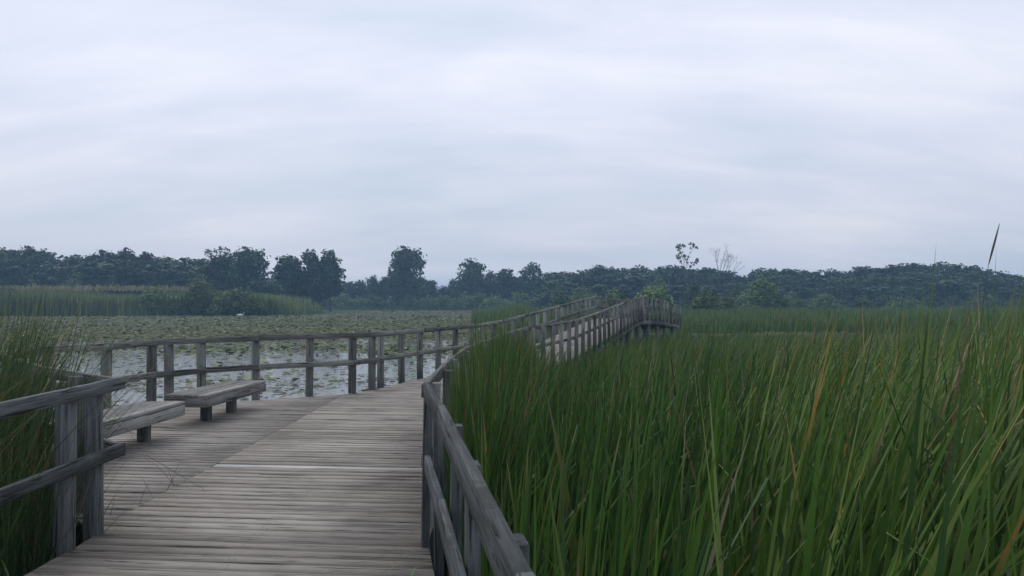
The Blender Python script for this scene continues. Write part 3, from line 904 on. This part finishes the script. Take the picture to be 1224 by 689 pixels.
# white object at the foot of the reed bank
def waterbird():
    root = empty('white_bird', (-41.2, 127.0, WATER_Z)); tag(root, 'small white bird resting on the pond before the left reed bank', 'bird')
    t = NT('white_plumage'); geo = t.new('ShaderNodeNewGeometry')
    m = t.done(t.principled(t.ramp(t.noise(geo.outputs['Position'], 9, 3), [(.3, (.55, .55, .53)), (.7, (.78, .78, .76))]), .8, .2))
    # one continuous body: rings swept from tail through body, up the neck to the bill
    path = [(-.62, .20, .01), (-.50, .20, .07), (-.30, .20, .15), (-.05, .19, .20), (.18, .18, .18), (.34, .20, .11), (.42, .30, .06), (.42, .42, .045), (.46, .50, .05), (.52, .51, .05), (.60, .49, .02), (.66, .48, .006)]
    v = []; f = []; lt = []
    for (x, z, r_) in path:
        for k in range(8):
            a = k * math.pi / 4; v.append((x, math.cos(a) * r_ * .85, z + math.sin(a) * r_))
    for i in range(len(path) - 1):
        for k in range(8):
            f += [8 * i + k, 8 * i + (k + 1) % 8, 8 * i + 8 + (k + 1) % 8, 8 * i + 8 + k]; lt.append(4)
    raw_mesh('body', v, f, lt, m, root, None, True)
waterbird()

# ------------------------------------------------------------------ trees
def tube(v, f, lt, pts, radii, sides=5):
    b = len(v)
    for i, (q, rr) in enumerate(zip(pts, radii)):
        q = np.array(q, float)
        d = np.array(pts[min(i + 1, len(pts) - 1)], float) - np.array(pts[max(i - 1, 0)], float); d /= (np.linalg.norm(d) + 1e-9)
        a = np.cross(d, (0.3, 0.9, 0.1)); a /= np.linalg.norm(a); c = np.cross(d, a)
        for k in range(sides):
            t = k * 2 * math.pi / sides; v.append(q + (a * math.cos(t) + c * math.sin(t)) * rr)
    for i in range(len(pts) - 1):
        for k in range(sides):
            o = b + sides * i; k2 = (k + 1) % sides
            f += [o + k, o + k2, o + sides + k2, o + sides + k]; lt.append(4)

def crown(name, lobes, n, leaf, pal, parent, thr=-0.25, nscale=0.6, seed=0.0, z0=0):
    """leaf clusters spread through the shells of several lobes, thinned by noise so gaps show"""
    vol = np.array([l[3] * l[4] * l[5] for l in lobes]) ** .72; vol /= vol.sum()
    which = rng.choice(len(lobes), n, p=vol); L = np.array([l[:6] for l in lobes])[which]
    d = rng.normal(0, 1, (n, 3)); d /= np.linalg.norm(d, axis=1)[:, None]
    rr = 1 - 0.55 * rng.random(n) ** 1.6
    bump = np.array([mnoise.noise(Vector(tuple(q * 2.2 + seed + w * 3.0))) for q, w in zip(d, which)])
    rr *= 1 + 0.38 * bump
    p = L[:, :3] + d * L[:, 3:] * rr[:, None]
    nz = np.array([mnoise.noise(Vector(tuple(q * nscale + seed))) for q in p])
    k = nz > thr; p, nz, d = p[k], nz[k], d[k]; n = len(p)
    sz = leaf * rng.uniform(.55, 1.35, n)
    nrm = d * .8 + rng.normal(0, .65, (n, 3)) + np.array((0, 0, .35)); nrm /= np.linalg.norm(nrm, axis=1)[:, None]
    a = np.cross(nrm, rng.normal(0, 1, (n, 3))); a /= np.linalg.norm(a, axis=1)[:, None]; b = np.cross(nrm, a)
    V_ = np.zeros((n, 5, 3))
    for j in range(5):
        t = j * 2 * math.pi / 5; rj = sz * rng.uniform(.3, .62, n)
        V_[:, j] = p + (a * math.cos(t) + b * math.sin(t)) * rj[:, None] + nrm * (rng.normal(0, .1, n) * sz)[:, None]
    cidx = rng.choice(len(pal), n); c = np.array(pal)[cidx] * rng.uniform(.75, 1.25, (n, 1)) * (1 + .5 * nz[:, None])
    C_ = np.ones((n, 5, 4)); C_[:, :, :3] = c[:, None, :]
    return raw_mesh(name, V_.reshape(-1, 3), np.arange(n * 5), np.full(n, 5), M_LEAF, parent, {'col': ('FLOAT_COLOR', C_.reshape(-1, 4))})

TPAL = [(0.025, .055, .022), (.034, .068, .026), (.02, .044, .02)]
WPAL = [(0.12, .20, .06), (.15, .23, .07), (.09, .16, .05)]

def make_tree(height, width, nl, leafn, label, group, pal=TPAL, trunk_h=.35, thr=-.25, leaf=.55, ovals=None, cat='tree', name='broadleaf_tree'):
    root = empty(name); tag(root, label, cat, group)
    lobes = ovals or []
    if not lobes:
        for i in range(nl):
            a = rng.uniform(0, 2 * math.pi); rad = width * rng.uniform(.08, .30); zc = height * rng.uniform(trunk_h - .10, .86)
            s = width * rng.uniform(.20, .34)
            lobes.append((math.cos(a) * rad, math.sin(a) * rad, zc, s, s, s * rng.uniform(.75, 1.05)))
        lobes.append((0, 0, height * .6, width * .33, width * .33, height * .3))
        lobes.append((rng.normal(0, .3), 0, height * .88, width * .2, width * .2, height * .12))
    v = []; f = []; lt = []
    tube(v, f, lt, [(0, 0, -.6), (.1, 0, height * .25), (-.1, .1, height * .55), (.1, 0, height * .8)], [height * .022, height * .017, height * .011, height * .004], 6)
    for l in lobes:
        z0 = max(height * .18, min(l[2] * .62, height * .5))
        tube(v, f, lt, [(0, 0, z0), (l[0] * .5, l[1] * .5, (z0 + l[2]) / 2 + .1), (l[0], l[1], l[2])], [height * .009, height * .006, height * .002], 4)
    raw_mesh('trunk', v, f, lt, M_BARK, root, None, True)
    crown('crown', lobes, leafn, leaf, pal, root, thr, 0.55, rng.uniform(0, 50))
    return root

def place(src, x, y, s=(1, 1, 1), rz=0.0, label=None, group=None, z=-0.4, first=[]):
    """first call moves the source itself, then copies of it and its parts"""
    if src.name not in first:
        first.append(src.name); r_ = src
    else:
        r_ = src.copy(); COL.objects.link(r_)
        for ch in src.children:
            c = ch.copy(); COL.objects.link(c); c.parent = r_
    r_.location = (x, y, z); r_.rotation_euler = (0, 0, rz); r_.scale = s
    if label: r_['label'] = label
    if group: r_['group'] = group
    return r_

def at(px, Y): return (px - 612) / 1000.0 * Y       # image column to world x at depth Y
def topz(py, Y): return 1.65 + (362 - py) / 1000.0 * Y + .4   # tree height for a top at image row py

protoH = 12.0
protos = [make_tree(12, 8.5, 9, 4200, 'x', 'x'), make_tree(12, 7.5, 6, 4000, 'x', 'x', thr=-.18), make_tree(12, 9.5, 9, 4600, 'x', 'x'),
          make_tree(12, 7.0, 6, 3600, 'x', 'x', trunk_h=.25), make_tree(12, 10, 8, 4600, 'x', 'x', trunk_h=.2), make_tree(12, 8, 5, 4000, 'x', 'x', thr=-.12)]
pw_ = [8.5, 7.5, 9.5, 7.0, 10, 8]

def tree_at(px, toppy, wpx, Y, label, group, pi=None):
    i = pi if pi is not None else int(rng.integers(0, 6))
    h = topz(toppy, Y); w = wpx / 1000 * Y
    sx = w / pw_[i] * 1.0
    return place(protos[i], at(px, Y), Y, (sx, sx * rng.uniform(.9, 1.1), h / protoH / 1.0), rng.uniform(0, 6.28), label, group)

def interp_line(px, pts):
    return float(np.interp(px, [p[0] for p in pts], [p[1] for p in pts]))

# left wood
lt_line = [(-260, 300), (0, 298), (60, 302), (110, 306), (150, 302), (200, 306), (235, 308), (270, 318), (330, 326)]
px = -250
while px < 300:
    tree_at(px + rng.normal(0, 4), interp_line(px, lt_line) + rng.normal(0, 2.6), 58, 190 + rng.uniform(0, 8), 'dark tree in the continuous left wood behind the reed bank', 'trees of the left wood')
    px += rng.uniform(19, 27)
px = -260
while px < 330:
    tree_at(px, interp_line(px, lt_line) + 10 + rng.normal(0, 4), 62, 178 + rng.uniform(0, 6), 'dark tree in the continuous left wood behind the reed bank', 'trees of the left wood')
    px += rng.uniform(24, 34)
# trees one can tell apart
for (px, py, w, Y, lab, pi) in [
    (38, 297, 44, 186, 'rounded taller tree rising at the far left end of the wood', 2),
    (148, 297, 34, 184, 'narrow taller tree poking above the middle of the left wood', 0),
    (176, 300, 30, 188, 'thin-topped tree right of the narrow one in the left wood', 5),
    (262, 306, 40, 186, 'dark tree under the airy open-crowned one at the wood edge', 3),
    (300, 298, 46, 185, 'broad dark tree with lopsided top at the right end of the left wood', 2),
    (345, 306, 36, 186, 'pointed dark tree left of the big twin-topped tree', 3),
    (370, 299, 40, 186, 'left half of the big twin-topped dark tree clump', 0),
    (395, 298, 38, 189, 'right half of the big twin-topped dark tree clump', 1),
    (488, 297, 44, 232, 'tall dark tree standing alone high above the middle treeline', 2),
    (562, 309, 36, 240, 'tree with flat spreading top right of the lone tall tree', 4),
    (604, 321, 34, 240, 'low rounded tree between the flat-topped tree and the twin-crowned one', 1),
    (636, 314, 36, 238, 'rounded tree standing over the ramp of the bridge', 0),
    ]:
    tree_at(px, py, w * 1.3, Y, lab, None, pi)
for o in list(bpy.data.objects):
    if o.get('group') == 'x' and o.get('label') != 'x': del o['group']
# middle low treeline
px = 325
while px < 680:
    py = 331 + 4 * math.sin(px * .05) + rng.normal(0, 2.5)
    tree_at(px, py, rng.uniform(26, 34), 245 + rng.uniform(-4, 12), 'low hazy tree of the middle treeline behind the pond', 'low trees of the middle treeline')
    px += rng.uniform(11, 17)
# right wood: an even canopy, slightly domed towards the right
rt_line = [(655, 328), (690, 321), (740, 320), (800, 319), (850, 320), (880, 330), (905, 327), (930, 322), (990, 323), (1030, 322), (1080, 319), (1130, 313), (1170, 318), (1224, 330), (1300, 330), (1500, 326)]
for (row, Y0, dp, stp) in ((0, 215, 0, (15, 21)), (1, 200, 9, (20, 28)), (2, 190, 20, (26, 36))):
    px = 662
    while px < 1470:
        tree_at(px, interp_line(px, rt_line) + dp + rng.normal(0, 1.6), rng.uniform(48, 62), Y0 + rng.uniform(0, 8), 'dark blue-green tree in the even canopy of the right wood', 'trees of the right wood')
        px += rng.uniform(*stp)

# airy, half bare trees
def branchy(px, Y, toppy, spread, leaves, label, name='bare_tree', seed=1, lean=0.0, thick=1.0):
    st = random.Random(seed); h = topz(toppy, Y)
    root = empty(name, (at(px, Y), Y, -.4)); tag(root, label, 'tree')
    v = []; f = []; lt = []; tips = []
    def grow(p, d, L, r_, depth):
        q = p + d * L * .5 + np.array([st.gauss(0, .05 * L) for _ in range(3)]); e_ = q + d * L * .5
        tube(v, f, lt, [p, q, e_], [r_, r_ * .8, r_ * .6], 4)
        if depth == 0: tips.append(e_); return
        for _ in range(st.choice((2, 3)) if depth > 1 else 3):
            dd = d + np.array([st.gauss(0, spread), st.gauss(0, spread), st.gauss(.12, .18)]); dd /= np.linalg.norm(dd)
            grow(e_, dd, L * st.uniform(.6, .8), r_ * .58, depth - 1)
        if depth <= 2: tips.append(e_)
    d0 = np.array((lean, 0, 1.0)); d0 /= np.linalg.norm(d0)
    grow(np.array((0, 0, 0.)), d0, h * .40, .26 * thick, 5)
    vv = np.array(v); vv[:, 2] *= h / vv[:, 2].max()
    vv[:, 0] *= .62
    raw_mesh('trunk', vv, f, lt, M_BARK, root, None, True)
    if leaves:
        tp = np.array(tips); tp[:, 2] *= h / np.array(v)[:, 2].max(); tp[:, 0] *= .62
        lob = [(t_[0], t_[1], t_[2], .35 * leaves, .35 * leaves, .3 * leaves) for t_ in tp[rng.choice(len(tp), min(len(tp), 70), replace=False)]]
        crown('crown', lob, 900, .3, TPAL, root, -.2, 1.2, seed)
    return root
branchy(256, 182, 296, .42, 1.6, 'airy tree with open see-through crown above the left wood', 'airy_tree', 4)
branchy(826, 188, 291, .42, 1.0, 'half bare tree with sparse leaf tufts above the right wood', 'bare_tree', 11, -.06)
branchy(856, 190, 291, .34, 0, 'leafless grey tree beside the half bare one above the right wood', 'bare_tree', 23, .02)

# shrubs
def shrub(px, toppy, basepy, wpx, Y, label, pal=WPAL, n=2600, leaf=.3, zb=-.4, group=None):
    h = topz(toppy, Y); w = wpx / 1000 * Y
    root = empty('willow_shrub', (at(px, Y), Y, zb)); tag(root, label, 'shrub', group)
    lob = []
    for i in range(9):
        a = rng.uniform(-1, 1); hh = h * (1 - .55 * a * a) * rng.uniform(.7, .95)
        lob.append((a * w * .36, rng.normal(0, w * .10), hh * .5, w * rng.uniform(.14, .2), w * .16, hh * .42))
        lob.append((a * w * .34, rng.normal(0, w * .08), hh * .80, w * rng.uniform(.09, .14), w * .12, hh * .2))
    lob.append((0, 0, h * .5, w * .2, w * .2, h * .5))
    v = []; f = []; lt = []
    for l in lob:
        tube(v, f, lt, [(l[0] * .3, l[1] * .3, -.3), (l[0] * .7, l[1] * .7, l[2]), (l[0], l[1], l[2] * 1.6)], [.06, .04, .015], 4)
    raw_mesh('stems', v, f, lt, M_BARK, root, None, True)
    crown('crown', lob, n, leaf, pal, root, -.3, .9, rng.uniform(0, 50))
    return root
DPAL = [(0.045, .085, .03), (.06, .105, .035), (.035, .065, .024)]
MPAL = [(0.095, .155, .048), (.11, .175, .055), (.075, .125, .042)]
shrub(90, 320, 342, 48, 165, 'light green willow shrub above the plumed part of the reed bank', MPAL)
shrub(238, 326, 376, 88, 130.5, 'tallest grey-green willow shrub on the left reed bank', MPAL, 5000)
shrub(185, 338, 376, 66, 131, 'smaller willow shrub left of the tallest one on the reed bank', MPAL, 3200)
shrub(288, 342, 376, 72, 130, 'rounded low shrub at the right tip of the left reed bank', MPAL, 3600)
shrub(5, 336, 378, 60, 130, 'dark shrub at the far left end of the reed bank', DPAL, 3200)
shrub(668, 345, 372, 46, 130, 'round very dark shrub behind the bridge railing', DPAL, 3000)
shrub(700, 343, 372, 62, 150, 'wide mid green shrub behind the crest of the bridge', MPAL, 3000)
shrub(736, 344, 372, 52, 100, 'pale yellow-green willow shrub between the two bridge crests', WPAL, 3000)
shrub(786, 334, 372, 70, 110, 'large pale green willow shrub above the right end of the bridge', WPAL, 4200)
shrub(842, 343, 378, 56, 115, 'mid green shrub between the bridge end and the large rounded one', MPAL, 3400)
shrub(826, 328, 372, 44, 150, 'upright grey-green shrub beneath the half bare tree', DPAL, 3000)
shrub(912, 327, 378, 74, 140, 'large rounded green bush standing taller than the others right of the bridge', MPAL, 7500, .34)
shrub(880, 340, 378, 40, 150, 'smaller dark bush tucked left of the large rounded one', DPAL, 3000)
shrub(983, 349, 370, 54, 150, 'low grey-green shrub in the marsh right of the large rounded tree', MPAL, 2600)
shrub(946, 350, 372, 44, 152, 'low bush just right of the large rounded one', MPAL, 2600)
shrub(872, 352, 374, 42, 128, 'low bush in front of the half bare trees', MPAL, 2600)
shrub(1078, 354, 372, 60, 150, 'wide low bush in the marsh far right', MPAL, 2600)
shrub(1170, 355, 372, 60, 158, 'low bush in the marsh below the tall thin reed', DPAL, 2200)
shrub(1030, 353, 370, 44, 155, 'low dark shrub in the marsh before the right wood', DPAL, 2200)
px = 325
while px < 700:
    shrub(px, 343 + rng.normal(0, 2.5), 369, rng.uniform(40, 56), 250 + rng.uniform(-2, 5), 'dark thicket shrub filling the foot of the middle treeline', DPAL, 1500, .55, group='thicket under the middle treeline')
    px += rng.uniform(20, 28)
px = 325
while px < 560:
    shrub(px, 351 + rng.normal(0, 1.8), 369, rng.uniform(34, 46), 228 + rng.uniform(-2, 8), 'low green shrub on the far shore beyond the pond', MPAL, 1500, .45, group='low shrubs on the far shore')
    px += rng.uniform(17, 25)
while px < 700:
    shrub(px, 350 + rng.normal(0, 2), 369, rng.uniform(34, 46), 200 + rng.uniform(-2, 8), 'low green shrub behind the marsh under the middle treeline', MPAL, 1500, .45, group='low shrubs under the middle treeline')
    px += rng.uniform(18, 26)
px = 860
while px < 1400:
    shrub(px, 353 + rng.normal(0, 2.0), 369, rng.uniform(34, 50), 176 + rng.uniform(-4, 8), 'low shrub fringing the foot of the right wood', DPAL, 1300, .42, group='low shrubs at the foot of the right wood')
    px += rng.uniform(22, 32)

# ------------------------------------------------------------------ haze
t = NT('haze_air')
t.n.remove(t.out); t.out = t.new('ShaderNodeOutputMaterial')
pv = t.new('ShaderNodeVolumePrincipled')
pv.inputs['Color'].default_value = (0.42, 0.68, 1.0, 1)
pv.inputs['Density'].default_value = 0.00075
pv.inputs['Anisotropy'].default_value = 0.2
t.link(pv.outputs[0], t.out.inputs['Volume'])
x0, x1, y0, y1, zb, zt = -3600, 3600, -3600, 3600, -2.0, 24.0
hv = [(x0, y0, zb), (x1, y0, zb), (x1, y1, zb), (x0, y1, zb), (x0, y0, zt), (x1, y0, zt), (x1, y1, zt), (x0, y1, zt)]
hf = [3, 2, 1, 0, 4, 5, 6, 7, 0, 1, 5, 4, 1, 2, 6, 5, 2, 3, 7, 6, 3, 0, 4, 7]
h = raw_mesh('haze', hv, hf, [4] * 6, t.m); tag(h, kind='stuff')
